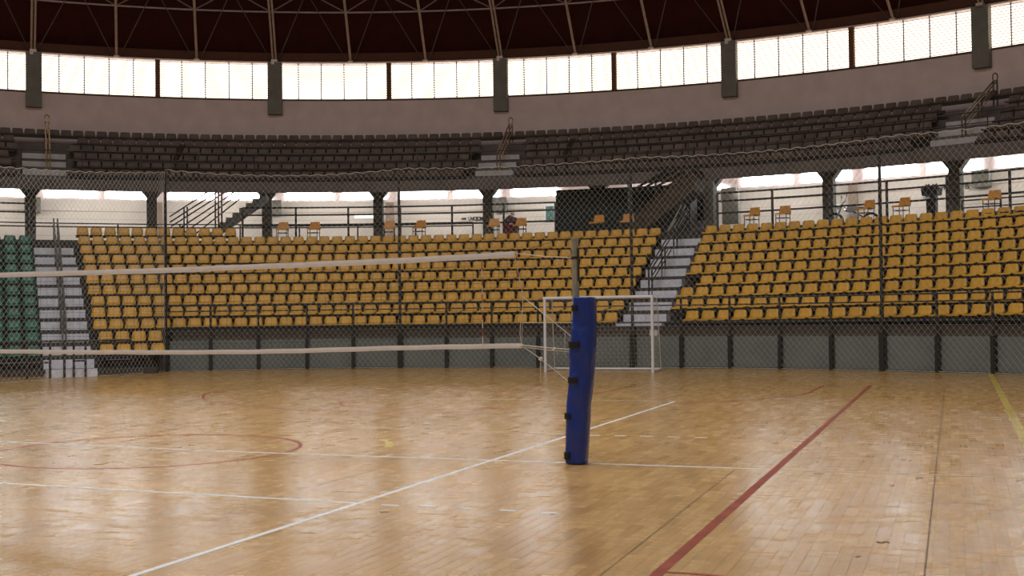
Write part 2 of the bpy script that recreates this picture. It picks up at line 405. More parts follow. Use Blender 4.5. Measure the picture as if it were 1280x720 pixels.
# roof truss: one thing, members as parts
tr = empty('roof_truss', W(R, 0, HEAD), 0, 'pale steel ribs, ring chord and bracing under the dark maroon roof', 'roof truss')
RB = [(35.9, HEAD+.08), (34.0, 14.46), (32.6, 15.45), (29.6, 17.1), (24.6, 19.1)]
for q in range(-9, 8):
    th = -.86+5.27*q
    dbl = (q % 3 == 1)
    b = MB(); offs = (-.19, .19) if dbl else (0,)
    rr = .045 if dbl else .055
    for o_ in offs:
        pts = [W(r_, th+o_*.55*36/r_, z_) for r_, z_ in RB]
        b.path(pts, rr, 6)
    if dbl:
        for s_ in range(4):
            p0 = [W(r_, th-.105*36/r_, z_) for r_, z_ in RB]; p1 = [W(r_, th+.105*36/r_, z_) for r_, z_ in RB]
        b.box(W(35.78, th, HEAD+.0), (.26, .24, .22), -math.radians(th))
    else:
        b.box(W(35.88, th, HEAD+.05), (.22, .2, .07), -math.radians(th))
    b.build('rib', STEEL, tr)
    b = MB(); tm = th+5.27/2
    apex = W(33.1, tm, 15.1)
    b.tube(W(35.9, th+.25, HEAD+.1), apex, .022, 4); b.build('diagonal_brace', THINSTEEL, tr)
    b = MB(); b.tube(W(35.9, th+5.27-.25, HEAD+.1), apex, .022, 4); b.build('diagonal_brace', THINSTEEL, tr)
    b = MB(); b.tube(W(34.0, th, 14.46), apex, .03, 4); b.tube(W(34.0, th+5.27, 14.46), apex, .03, 4); b.build('chord_brace', CHORD, tr)
rc = MB(); rc.path([W(34.0, t*1.05, 14.46) for t in range(-48, 44)], .038, 5); rc.build('ring_chord', CHORD, tr)
rc = MB(); rc.path([W(33.1, t*1.05, 15.1) for t in range(-48, 44)], .022, 5); rc.build('ring_chord', THINSTEEL, tr)
rc = MB()
for i in range(-110, 20): rc.box(W(33.0, i*.36, 14.93), (.11, .03, .05), -math.radians(i*.36))
rc.build('light_leak_dashes', mat('pale_leak_dash', (.8, .78, .75), .4, .3), tr, kind='stuff')  # pale dashes painted for daylight leaking through at the ring
# ---------------- upper tier
ut = MB()
NU = 6
prof = []
def ru(k): return 34.7-.75*k
def zu(k): return 9.24-.405*k
for k_ in range(NU-1, -1, -1):
    tz = zu(k_)-.53; rr = ru(k_)
    prof += [(rr-.42, tz), (rr+.33, tz)]
prof = [(30.38, 6.44), (30.38, zu(NU-1)-.34), (30.50, zu(NU-1)-.34)]+prof[0:]+[(R, zu(0)-.53), (R, 8.0), (31.2, 6.60)]
ut.rev(prof, VIS0, VIS1, 98, True)
upper_tier = ut.build('upper_tier', FASCIA, kind='structure')
def seat_shell(mb, T=None, w0=.405, w1=.325, hs=1.0):
    # one moulded shell: pan with a front lip and a tapering, rounded, slightly reclined back
    n = len(mb.v)
    secs = [(-.20, -.035, w0*.96), (-.215, .0, w0), (-.05, -.018, w0*1.0), (.10, .0, w0*.98), (.165, .035, w0*1.0), (.19, .08, w0*.97), (.205, .145*hs, w0*.5+w1*.5), (.222, .19*hs, w1*1.02), (.228, .208*hs, w1*.80)]
    for (y, z, wd) in secs:
        for s in (-1, -.5, .5, 1):
            bow = .018*(abs(s) == 1)
            mb.v.append((s*wd/2, y-(bow if z > .05 else 0), z+(bow if z <= .05 else 0)))
    for (y, z, wd) in secs:
        ny = .022 if z > .02 else 0; nz_ = -.022 if z <= .02 else 0
        for s in (-1, -.5, .5, 1):
            mb.v.append((s*wd/2, y+ny, z+nz_))
    S = len(secs)
    for i in range(S-1):
        for j in range(3):
            a = n+i*4+j; mb.f.append((a, a+1, a+5, a+4)); c = a+S*4; mb.f.append((c, c+4, c+5, c+1))
        for j in (0, 3):
            a = n+i*4+j; c = a+S*4; mb.f.append((a, a+4, c+4, c) if j == 0 else (a, c, c+4, a+4))
    for i in (0, S-1):
        for j in range(3):
            a = n+i*4+j; c = a+S*4; mb.f.append((a, c, c+1, a+1) if i == 0 else (a, a+1, c+1, c))
    if T is not None:
        for q in range(n, len(mb.v)): mb.v[q] = tuple(T @ Vector(mb.v[q]))
# seat origin: pan level; z_row is the middle of what shows
def seatT(rho, th, z): return Matrix.Translation(W(rho, th, z)) @ Matrix.Rotation(-math.radians(th), 4, 'Z')
PITCH_U = .459
us = MB(); ub = MB()
AISLES_U = [(-44.3, -40.6), (-12.55, -8.9), (19.1, 22.9)]
for k_ in range(NU):
    rr = ru(k_); n = int(math.radians(VIS1-VIS0)*rr/PITCH_U)
    for i in range(n):
        th = VIS0+(VIS1-VIS0)*(i+.5)/n
        if any(a < th < b for a, b in AISLES_U) and k_ > 0: continue
        if th < -49 or th > 42: continue
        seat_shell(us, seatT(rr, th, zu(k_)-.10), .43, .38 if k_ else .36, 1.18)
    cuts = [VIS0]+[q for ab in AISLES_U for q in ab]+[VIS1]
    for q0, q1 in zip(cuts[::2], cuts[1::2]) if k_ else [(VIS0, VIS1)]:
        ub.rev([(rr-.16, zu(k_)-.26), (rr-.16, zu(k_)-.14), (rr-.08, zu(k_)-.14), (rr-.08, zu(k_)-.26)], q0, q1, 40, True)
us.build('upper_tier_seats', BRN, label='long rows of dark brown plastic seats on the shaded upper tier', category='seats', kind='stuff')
ub.build('seat_gap_strips', BRACK, upper_tier, kind='stuff')  # dark strips draw the gaps between the upper rows
UPSTEP = mat('grey_step', (.62, .58, .57), .85, var=.12)
for ia, (a0, a1) in enumerate(AISLES_U):
    lab = ['pale stairs cutting the upper tier above the left stairs', 'pale stairs cutting the upper tier above the wall writing', 'pale stairs cutting the upper tier at the far right'][ia]
    ee = empty('upper_tier_stairs', W(30, (a0+a1)/2, 6.3), 0, lab, 'stairs', 'stairs of the upper tier')
    for k_ in range(1, NU):
        rr = ru(k_)-.42; tz = zu(k_)-.53
        b = MB(); w0, w1 = a0+.45, a1-.45
        rf2 = max(rr-.36, 30.39); zl = max(tz-.40, 6.47)
        b.rev([(rf2, zl), (rf2, tz-.15), (rr-.002, tz-.15), (rr-.002, zl)], w0, w1, 4, True)
        b.build('step', UPSTEP, ee)
# pillars of the gallery with flared heads
for nb in range(-6, 3):
    th = 4.1+BAY*nb if nb < 2 else 4.2+BAY*nb-.05
    e = MB(); e.box(W(33.4, th, (GAL+7.2)/2), (.40, .40, 7.2-GAL), -math.radians(th))
    T = seatT(33.4, th, 0)
    for s in (-1, 1):
        e.prism([(s*.2, 6.50), (s*.2, 7.2), (s*.55, 7.2), (s*.55, 6.95)], -.2, .2, lambda x, y, h: T @ Vector((x, h, y)))
    e.build('gallery_pillar', CONC2, kind='structure')
    # wall pilasters on the same grid
    t2 = 4.42+BAY*nb-.1
    if nb % 2 == 0:
        b = MB(); b.box(W(R-.28, t2, 6.35), (.62, .3, .62), -math.radians(t2)); b.build('wall_bracket', COLUMN, kind='structure')
    else:
        b = MB(); b.box(W(R-.2, t2+.1, 5.45), (.34, .14, 2.2), -math.radians(t2)); b.build('wall_pilaster', mat('beige_pilaster', (.40, .30, .24), .85), kind='structure')
# strip windows of the gallery
for nb in range(-7, 4):
    t0 = grid(nb)
    for (f0, f1) in ((.72, 3.85), (4.6, 7.62)):
        a0, a1 = t0+f0, t0+f1
        if -10.5 < a0 < -6.5: continue
        zlo, zhi = (6.70, 7.12) if not (-7 < a0 < 4.4) else (6.63, 6.74)
        if a0 < -48 or a1 > 30: continue
        wi += 1
        e = empty('window_%d' % (wi+1), W(R-.1, (a0+a1)/2, zlo), -math.radians((a0+a1)/2), kind='structure')
        for j in range(4):
            b0, b1 = a0+(a1-a0)*j/4, a0+(a1-a0)*(j+1)/4
            b = MB(); b.box(W(R-.05, (b0+b1)/2, (zlo+zhi)/2), (math.radians(b1-b0)*R-.025, .03, zhi-zlo), -math.radians((b0+b1)/2)); b.build('pane', STRIPM, e)
        b = MB()
        b.rev([(R-.10, zlo-.05), (R-.10, zlo-.01), (R-.02, zlo-.01), (R-.02, zlo-.05)], a0-.04, a1+.04, 3, True)
        for j in range(5): b.tube(W(R-.08, a0+(a1-a0)*j/4, zlo), W(R-.08, a0+(a1-a0)*j/4, zhi), .012, 4)
        b.build('frame', GALWALL, e)
gh = MB(); gh.rev([(R-.02, 7.12), (R-.02, 8.0), (R-.12, 8.0), (R-.12, 7.12)], VIS0, VIS1, 98, True); gh.build('lintel', GALWALL, wall_back)
# added hidden lights under the tier, standing in for daylight on the gallery wall
for nb in range(-7, 4):
    th = grid(nb)+BAY/2
    o = area('gallery_fill_light', W(34.1, th, 6.55), GALLERY_FILL_POWER, 3.4, shape='RECTANGLE', sy=.25, color=(1, .95, .88))
    d = (W(R, th, 4.9)-W(34.1, th, 6.55)).normalized(); o.rotation_euler = d.to_track_quat('-Z', 'Y').to_euler()
# ---------------- lower stand
ls = MB()
def prof_pt(k_, front, th): return (rho_row(k_, th)-.40 if front else rho_row(k_+1, th)-.40, tread(k_, th))
pts = [lambda th: (rho_wall(th)+.35, 0), lambda th: (rho_wall(th)+.05, 0), lambda th: (rho_wall(th)+.05, .88)]
for k_ in range(0, 9):
    pts.append(lambda th, k_=k_: (max(rho_row(k_, th)-.40, rho_wall(th)+.06+.01*k_), tread(k_, th)))
    pts.append(lambda th, k_=k_: (rho_row(k_+1, th)-.40, tread(k_, th)))
pts += [lambda th: (rho_row(9, th)-.40, GAL), lambda th: (R, GAL), lambda th: (R, 0)]
ls.rev(pts, -33.9, VIS1, 80, True)
stand = ls.build('concrete_stand', CONC, kind='structure')
ls = MB(); ptl = [(17.2, 0)]
for k_ in range(-2, 9):
    ptl += [(rho_row(k_, -40)-.40, tread(k_)), (rho_row(k_+1, -40)-.40, tread(k_))]
ptl[0] = (rho_row(-2, -40)-.40, 0)
ptl += [(rho_row(9, -40)-.40, GAL), (R, GAL), (R, 0)]
ls.rev(ptl, VIS0, -33.9, 20, True)
ls.build('concrete_stand', CONC, kind='structure')
lw = MB(); lw.rev([lambda th: (rho_wall(th)-.06, 0), lambda th: (rho_wall(th)-.06, .90), lambda th: (rho_wall(th)+.06, .90), lambda th: (rho_wall(th)+.06, 0)], -33.0, VIS1, 80, True)
lowwall = lw.build('wall_low', LOWWALL, kind='structure')
lw = MB(); lw.rev([lambda th: (rho_wall(th)+.02, .90), lambda th: (rho_wall(th)+.02, 1.20), lambda th: (rho_wall(th)+.10, 1.20), lambda th: (rho_wall(th)+.10, .90)], -32.8, VIS1, 80, True)
lw.build('brown_band', BAND, lowwall)
lw = MB(); lw.rev([lambda th: (rho_wall(th)-.10, 0), lambda th: (rho_wall(th)-.10, .04), lambda th: (rho_wall(th)-.061, .04), lambda th: (rho_wall(th)-.061, 0)], -33.0, VIS1, 80, True)
lw.build('baseboard_back', mat('dark_kerb', (.05, .045, .04), .8), kind='structure')
# seats
seat_mb = MB(); seat_shell(seat_mb, None, .405, .335, 1.2); seat_me = seat_mb.mesh('seat_shell', YEL, True)
seat_g = seat_mb.mesh('seat_shell_green', GRN, True)
bk = MB(); bk.box((-.13, -.02, -.10), (.035, .30, .16)); bk.box((.13, -.02, -.10), (.035, .30, .16)); bk.box((0, .08, -.04), (.30, .05, .035)); bk_me = bk.mesh('bracket', BRACK)
ORD = ['', 'first', 'second', 'third', 'fourth', 'fifth', 'sixth', 'seventh', 'eighth', 'ninth', 'tenth', 'eleventh', 'twelfth', 'thirteenth', 'fourteenth', 'fifteenth', 'sixteenth', 'seventeenth', 'eighteenth', 'nineteenth', 'twentieth']
TENS = {2: 'twenty', 3: 'thirty', 4: 'forty'}
def ordn(n):
    if n <= 20: return ORD[n]
    if n % 10 == 0: return {3: 'thirtieth', 4: 'fortieth', 5: 'fiftieth'}[n//10]
    return TENS[n//10]+'-'+ORD[n % 10]
def rown(k_): return 'front' if k_ == 0 else ('top' if k_ == 8 else ordn(k_+1))
Lend = [5.3+(4.13-5.3)*k_/8 for k_ in range(10)]       # seats' edges beside the central stairs
Rend = [9.35+(7.37-9.35)*k_/8 for k_ in range(9)]
LL = [-39.35+(-40.4+39.35)*k_/8 for k_ in range(11)]
GE = [-43.38+(-43.5+43.38)*k_/8 for k_ in range(11)]
seats = []
for k_ in range(9):
    # right of the central stairs
    th = Rend[k_]; i = 0
    while True:
        rr = rho_row(k_, th); w_ = math.degrees(.462*(1+.02*k_/8)/rr)
        tc2 = th+w_/2; th += w_; i += 1
        if tc2 > 44.5: break
        if (k_ in (3, 0)) and i == 1: continue
        seats.append(('R', k_, i, tc2))
    th = Lend[k_]; i = 0
    while True:
        rr = rho_row(k_, th); w_ = math.degrees(.458/rr); w_ = (Lend[k_]-LL[k_])/round((Lend[k_]-LL[k_])/w_); tc2 = th-w_/2; th -= w_; i += 1
        if th < LL[k_]-.1: break
        seats.append(('M', k_, i, tc2))
for k_ in (-1, -2):
    th = -38.95 if k_ == -1 else -38.85; i = 0
    while th < -34.2:
        w_ = math.degrees(.468/rho_row(k_, th)); tc2 = th+w_/2; th += w_; i += 1
        seats.append(('S', k_, i, tc2))
th = -40.5; i = 0
while th < -28.9:
    w_ = math.degrees(.462/27.25); tc2 = th+w_/2; th += w_; i += 1
    seats.append(('T', 9, i, tc2))
for k_ in range(-2, 9):
    th = GE[max(k_, 0)]; i = 0
    while i < 4:
        w_ = math.degrees(.47/rho_row(k_, th)); tc2 = th-w_/2; th -= w_; i += 1
        seats.append(('G', k_, i, tc2))
def seat_z(k_, th): return z_row(k_, th)-.10
yel = []
for s in seats:
    b_, k_, i, th = s
    rr = rho_row(k_, th) if k_ < 9 else 27.2
    p = W(rr, th, seat_z(k_, th)); u, v = proj(p)
    s2 = (s, p, (p-CAM).length, u)
    yel.append(s2)
inview = [s for s in yel if s[0][0] != 'G' and -5 < s[3] < 1285]; inview.sort(key=lambda s: s[2])
single = set(id(s) for s in inview[:300])
rest_s = MB(); rest_b = MB()
for s2 in yel:
    (b_, k_, i, th), p, d, u = s2
    if u < -260 or u > 1620 or (b_ == 'G' and u < -12): continue
    if b_ == 'G' or id(s2) in single:
        if b_ == 'R': lab = 'mustard seat %s from the central stairs in the %s row, right-hand stand' % (ordn(i), rown(k_)); grp = 'mustard seats right of the central stairs'
        elif b_ == 'M': lab = 'mustard seat %s leftward from the central stairs in the %s row' % (ordn(i), rown(k_)); grp = 'mustard seats between the two stairs'
        elif b_ == 'S': lab = 'mustard seat %s from the left stairs in the %s row above the floor' % (ordn(i), 'second' if k_ == -1 else 'lowest'); grp = 'mustard seats in the two floor-level rows'
        elif b_ == 'T': lab = 'mustard seat %s from the left stairs in the extra raised top row' % ordn(i); grp = 'mustard seats in the raised top row'
        else: lab = 'green seat %s from the left stairs in the %s row from the floor' % (ordn(i), ordn(k_+3)); grp = 'green seats left of the left stairs'
        o = inst('stadium_seat', seat_g if b_ == 'G' else seat_me, None, p, -math.radians(th), label=lab, category='seat', group=grp)
        inst('bracket', bk_me, o)
    else:
        seat_shell(rest_s, seatT((p.xy-Vector(CEN)).length, th, p.z), .405, .335, 1.2)
YEL2 = mat('mustard_plastic_rows', (.76, .40, .034), .42, var=.16, scale=2.3)
rest_s.build('further_stadium_seats', YEL2, smooth=True, label='rows of mustard plastic seats higher up between the two stairs', category='seats', kind='stuff')
sr = MB()
for k_ in range(9):
    fn = [lambda th, k_=k_, a=a, z=z: (rho_row(k_, th)+a, z_row(k_, th)+z) for a, z in ((-.17, -.245), (-.17, -.155), (-.10, -.155), (-.10, -.245))]
    sr.rev(fn, -44.5 if False else LL[k_], Lend[k_], 60, True); sr.rev(fn, Rend[k_], 40, 40, True); sr.rev(fn, VIS0+2, GE[k_], 6, True)
for k_ in (-2, -1):
    fn = [(rho_row(k_, 0)+a, z_row(k_)+z) for a, z in ((-.17, -.245), (-.17, -.155), (-.10, -.155), (-.10, -.245))]
    sr.rev(fn, -39, -34, 8, True); sr.rev(fn, VIS0+2, -43.4, 6, True)
fn = [(27.2+a, z_row(9)+z) for a, z in ((-.17, -.245), (-.17, -.155), (-.10, -.155), (-.10, -.245))]
sr.rev(fn, -40.5, -28.9, 12, True)
sr.build('seat_gap_strips', BRACK, stand, kind='stuff')  # dark strips added to draw the shadowed gap under each row of seats
# stairs
def stairs(label, k0, k1, a_of, b_of, group):
    e = empty('stairs', W(rho_row(k0, 0)-.4, (a_of(k0)+b_of(k0))/2, max(0, tread(k0)-.36)), 0, label, 'stairs', group)
    for k_ in range(k0, k1+1):
        thm = (a_of(k_)+b_of(k_))/2; rr = rho_row(k_, thm)-.40; tz = tread(k_, thm); b = MB()
        b.rev([(rr-.34, tz-.355), (rr-.34, tz-.11), (rr-.002, tz-.11), (rr-.002, tz-.355)], a_of(k_)+.12, b_of(k_)-.12, 4, True)
        b.build('step', STEP, e)
    return e
s1 = stairs('wide lilac-white stairs between the green seats and the mustard seats', -2, 9, lambda k_: GE[max(k_, 0)], lambda k_: LL[max(k_, 0)]+(.3 if k_ < 0 else 0), 'stairs of the lower stand')
b = MB(); b.rev([(17.55, 0), (17.55, .20), (18.2, .20), (18.2, 0)], -43.2, -38.9, 4, True); b.build('step', STEP, s1)
s2 = stairs('lilac-white stairs rising between the two mustard stands beside the goal', 1, 9, lambda k_: Lend[min(k_, 8)], lambda k_: Rend[min(k_, 8)], 'stairs of the lower stand')
for (rr, z0, z1) in ((20.42, .92, 1.08), (20.72, 1.12, 1.3)):
    b = MB(); b.rev([(rr-.02, z0), (rr-.02, z1), (rr+.27, z1), (rr+.27, z0)], 5.2, 9.2, 4, True); b.build('step', STEP, s2)
# handrails of the stairs: hoops stepping up the middle
def handrail(label, th_of, k0, k1, m, zoff=.0):
    e = empty('stair_handrail', W(rho_row(k0, 0), th_of(k0), max(tread(k0), 0)), 0, label, 'handrail', 'handrails of the stairs')
    for side in (-.13, .13):
        prev = None
        for k_ in range(k0, k1+1):
            th = th_of(k_)+side; rr = rho_row(k_, th); tz = max(tread(k_, th), 0)
            if (k_-k0) % 2 == 0:
                b = MB(); b.tube(W(rr, th, tz-.05), W(rr, th, tz+.95), .028, 6); b.build('post', m, e)
            p = W(rr, th, tz+.95)
            if prev is not None and (k_-k0) % 4 != 0:
                b = MB(); b.tube(prev, p, .026, 6); q = Vector((0, 0, -.4)); b.tube(prev+q, p+q, .02, 5); b.build('rail', m, e)
            prev = p
    return e
WORNRAIL = mat('worn_grey_rail', (.16, .15, .15), .5, .4, var=.4, scale=14)
handrail('dark worn handrail running up the middle of the left stairs', lambda k_: -41.6+(k_*-.03), -1, 9, WORNRAIL)
handrail('dark handrail running up the left half of the central stairs', lambda k_: 6.3-.07*k_, 3, 9, RAILM)
e = empty('floor_barrier', W(17.4, -41, 0), 0, 'low dark barrier of rails standing at the foot of the left stairs', 'barrier')
for th in (-44.8, -42.9, -41.7, -40.9, -39.9): b = MB(); b.tube(W(17.35, th, 0), W(17.35, th, 1.0), .035, 6); b.build('post', RAILM, e)
for a, c, z in ((-48, -41.7, 1.0), (-48, -42.9, .42), (-41.7, -36, 1.0), (-40.9, -39.9, .45), (-38.2, -36, .45)):
    b = MB(); b.path([W(17.35, a+(c-a)*i/4, z) for i in range(5)], .03, 6); b.build('rail', RAILM, e)
for th, lo, hi, lab in ((-42.2, 0, 3, 'brass-lit handrail on the upper tier stairs above the left stairs'), (-10.4, 0, 4, 'rusty handrail on the upper tier stairs at mid width'), (21.6, 0, 3, 'dark handrail on the upper tier stairs at far right')):
    e = empty('tier_handrail', W(ru(3), th, 7.6), 0, lab, 'handrail', 'handrails of the upper tier'); mm = mat('brassy_rail', (.34, .22, .10) if th < -40 else ((.25, .15, .10) if th < 0 else (.10, .07, .05)), .35, .6, var=.5, scale=12)
    for s in (-.11, .11):
        pts = [W(ru(k_), th+s, zu(k_)+.42) for k_ in range(0, 5)]
        b = MB(); b.path(pts, .03, 6); b.path([p+Vector((0, 0, -.3)) for p in pts], .022, 5); b.build('rail', mm, e)
        for k_ in (0, 2, 4): b = MB(); b.tube(W(ru(k_), th+s, zu(k_)-.53), W(ru(k_), th+s, zu(k_)+.45), .03, 6); b.build('post', mm, e)
    b = MB(); T = seatT(ru(0), th, zu(0)+.45); b.path([T @ Vector((.09*math.cos(t*math.pi/6), 0, .12+.14*math.sin(t*math.pi/6))) for t in range(13)], .022, 5); b.build('hoop', mm, e)
for th, lab in ((-33.6, 'short shiny rail stub at the tier front left'), (-5.1, 'short shiny rail stub at the tier front above the hoarding')):
    e = empty('rail_stub', W(30.4, th, 6.7), 0, lab, 'rail', 'rail stubs of the upper tier')
    for s in (-.1, .14): b = MB(); b.tube(W(30.6, th+s, 7.75), W(30.9, th+s+.45, 8.35), .05, 6); b.build('rail', mm, e)
    b = MB(); b.tube(W(30.6, th, 6.75), W(30.6, th, 7.95), .035, 6); b.build('post', RAILM, e)
# upper tier front guard rail
e = empty('tier_guard_rail', W(30.0, -10, 6.7), 0, 'long thin dark guard rail along the front of the upper tier', 'railing')
b = MB(); b.path([W(30.42, t, 7.95) for t in range(-50, 30)], .022, 5); b.build('rail', RAILM, e)
b = MB(); b.path([W(30.42, t, 7.58) for t in range(-50, 30)], .02, 5); b.build('rail', RAILM, e)
for t in range(-48, 30, 4): b = MB(); b.tube(W(30.42, t, 6.7), W(30.42, t, 7.95), .022, 5); b.build('post', RAILM, e)
# ---------------- gallery railings
def railing(label, rho, a0, a1, zs, step, r, group, posts=True, floorz=GAL):
    e = empty('gallery_railing', W(rho, (a0+a1)/2, floorz), 0, label, 'railing', group); n = max(2, int((a1-a0)/2))
    for z in zs:
        b = MB(); b.path([W(rho, a0+(a1-a0)*i/n, z) for i in range(n+1)], r, 6); b.build('rail', RAILM, e)
    n = max(1, round((a1-a0)/step))
    for i in range(n+1):
        b = MB(); t = a0+(a1-a0)*i/n; b.tube(W(rho, t, floorz), W(rho, t, zs[0]), r*1.25, 6); b.build('post', RAILM, e)
    return e
G_ = 'railings behind the lower stand'
railing('dark railing behind the green seats at the far left', 27.8, -50, -43.72, (5.68, 5.38), 4, .034, G_)
railing('dark railing between the sloping side stairs and the dark hoarding', 27.8, -28.5, -4.6, (5.62, 5.35, 4.95), 4, .034, G_)
railing('dark three-bar railing behind the right-hand seats', 27.8, 7.6, 39.5, (5.66, 5.38, 4.97), 4, .034, G_)
railing('thin double railing low along the back of the gallery', 32.6, -46, -12.6, (5.37, 5.24), 4.2, .026, 'inner gallery railings')
railing('thin dark railing deep in the gallery behind the far right chair', 32.6, 20.8, 30, (5.30, 5.05, 4.85), 2.2, .026, 'inner gallery railings')
# ---------------- school chairs on the gallery edge
def chair(u, v, lab, idx):
    th, z = pol(u, v, 27.3)
    e = empty('plastic_chair', W(27.25, th, GAL), -math.radians(th)+random.uniform(-.25, .25), lab, 'chair', 'orange chairs along the gallery edge')
    if 'back' not in CH:
        b = MB(); b.prism([(-.21, .46), (.21, .46), (.17, .72), (-.17, .72)], .17, .205, lambda x, y, h: Vector((x, h+(y-.46)*.15, y))); CH['back'] = b.mesh('backrest', ORANGE)
        b = MB(); b.box((0, 0, .44), (.42, .40, .03)); b.box((0, -.19, .425), (.40, .03, .05)); CH['seat'] = b.mesh('seat', ORANGE)
        b = MB(); b.tube((0, 0, 0), (0, 0, .43), .014, 6); CH['leg'] = b.mesh('leg', RAILM)
        b = MB(); b.tube((-.18, -.16, .30), (.18, -.16, .30), .012, 6); b.tube((-.18, .16, .30), (.18, .16, .30), .012, 6); b.tube((-.18, -.16, .30), (-.18, .16, .30), .012, 6); b.tube((.18, -.16, .30), (.18, .16, .30), .012, 6); CH['str'] = b.mesh('stretcher', RAILM)
    inst('backrest', CH['back'], e); inst('seat', CH['seat'], e); inst('stretcher', CH['str'], e)
    for sx in (-.18, .18):
        for sy in (-.16, .16): inst('leg', CH['leg'], e, (sx, sy, 0))
CH = {}
for i, (u, v, lab) in enumerate(((353, 279, 'orange chair in front of the gallery pillar right of the side stairs'),
    (392, 279, 'orange chair on the gallery just right of the pillar chair'), (487, 277.5, 'orange chair at the foot of the middle gallery pillar'),
    (524, 277.5, 'orange chair between the middle pillar and the wall writing'), (617, 274, 'orange chair against the pillar beside the wall writing'),
    (650, 272, 'orange chair beside the dark red cooler box'), (746, 270, 'orange chair before the left half of the dark hoarding'),
    (784, 268, 'orange chair before the right half of the dark hoarding'), (940, 260, 'orange chair first to the right of the central stairs'),
    (979, 258, 'orange chair second to the right of the central stairs'), (1083, 250, 'orange chair right of the parked motorcycle'),
    (1127, 247, 'orange chair between motorcycle and black bin'), (1240, 237, 'orange chair at far right before the small inner railing'))):
    chair(u, v, lab, i)
# ---------------- side stairs climbing to the upper tier (left) and the large one (right)
def flight(name, label, rho, pA, pB, nstep, wdt, mat_, th_=.22):
    # pA bottom, pB top: (theta, z) of the sloping underside line
    e = empty(name, W(rho, pA[0], GAL), 0, label, 'staircase', 'staircases to the upper tier'); b = MB()
    L_ = []
    for i in range(nstep+1):
        f = i/nstep; t = pA[0]+(pB[0]-pA[0])*f; z = pA[1]+(pB[1]-pA[1])*f
        L_.append((t, z))
    b.rev([lambda t: (rho-wdt/2, pA[1]+(pB[1]-pA[1])*(t-pA[0])/(pB[0]-pA[0])-th_), lambda t: (rho-wdt/2, pA[1]+(pB[1]-pA[1])*(t-pA[0])/(pB[0]-pA[0])),
           lambda t: (rho+wdt/2, pA[1]+(pB[1]-pA[1])*(t-pA[0])/(pB[0]-pA[0])), lambda t: (rho+wdt/2, pA[1]+(pB[1]-pA[1])*(t-pA[0])/(pB[0]-pA[0])-th_)], pA[0], pB[0], nstep, True)
    b.build('stringer', mat_, e)
    dz = (pB[1]-pA[1])/nstep; dt = (pB[0]-pA[0])/nstep
    for i in range(nstep):
        t, z = L_[i]; b = MB()
        b.rev([(rho-wdt/2, z), (rho-wdt/2, z+dz*.98), (rho+wdt/2, z+dz*.98), (rho+wdt/2, z)], t, t+dt, 1, True)
        b.build('step', mat_, e)
    return e
def ptz(u, v, rho): return pol(u, v, rho)
flight('side_staircase', 'grey concrete staircase rising rightward from the gallery to the upper tier', 31.3, ptz(258, 297, 31.3), ptz(334, 244, 31.3), 9, 1.4, CONC2)
e = empty('staircase_railing', W(30.4, -32, GAL), 0, 'dark sloping railings in front of the left concrete staircase', 'railing', 'staircase railings')
for rho, segs in ((30.5, (((212, 271), (270, 233)), ((212, 278), (276, 237)), ((214, 283), (280, 241)))), (31.9, (((222, 287), (292, 241)), ((230, 291), (298, 243)), ((240, 296), (303, 246))))):
    for (a, c) in segs:
        t0, z0 = ptz(*a, rho); t1, z1 = ptz(*c, rho); b = MB(); b.tube(W(rho, t0, z0), W(rho, t1, z1), .03, 6); b.build('rail', RAILM, e)
for u, v in ((230, 262), (234, 262), (269, 240), (273, 240), (277, 240)):
    t, z = ptz(u, v, 30.5); b = MB(); b.tube(W(30.5, t, GAL if u < 240 else 4.95), W(30.5, t, z+.1), .032, 6); b.build('post', RAILM, e)
flight('side_staircase', 'large brown concrete staircase rising rightward above the central stairs', 29.0, ptz(790, 279, 29.0), ptz(874, 213, 29.0), 11, 1.2, mat('brown_concrete', (.085, .065, .045), .9, var=.2), .75)
e = empty('staircase_railing', W(30.6, 2, GAL), 0, 'dark sloping railings seen over the hoarding beside the large staircase', 'railing', 'staircase railings')
for (a, c) in (((785, 241), (835, 212)), ((795, 241), (845, 212)), ((806, 242), (856, 213)), ((818, 242), (866, 215)), ((830, 243), (872, 219))):
    t0, z0 = ptz(*a, 30.3); t1, z1 = ptz(*c, 30.3); b = MB(); b.tube(W(30.3, t0, z0), W(30.3, t1, z1), .045, 6); b.build('rail', RAILM, e)
for u in (786, 820):
    t, z = ptz(u, 262, 30.3); b = MB(); b.tube(W(30.3, t, GAL), W(30.3, t, 6.6), .04, 6); b.build('post', RAILM, e)
e = empty('landing_handrail', W(27.0, 5, GAL), 0, 'bright worn handrail leaning at the top of the central stairs', 'handrail')
for (a, c) in (((833, 292), (852, 256)), ((839, 293), (857, 257)), ((845, 287), (861, 262)), ((836, 288), (845, 274))):
    t0, z0 = ptz(*a, 27.4); t1, z1 = ptz(*c, 28.4); b = MB(); b.tube(W(27.4, t0, z0), W(28.4, t1, z1), .022, 6); b.build('rail', mat('bright_rail', (.6, .55, .5), .35, .5), e)
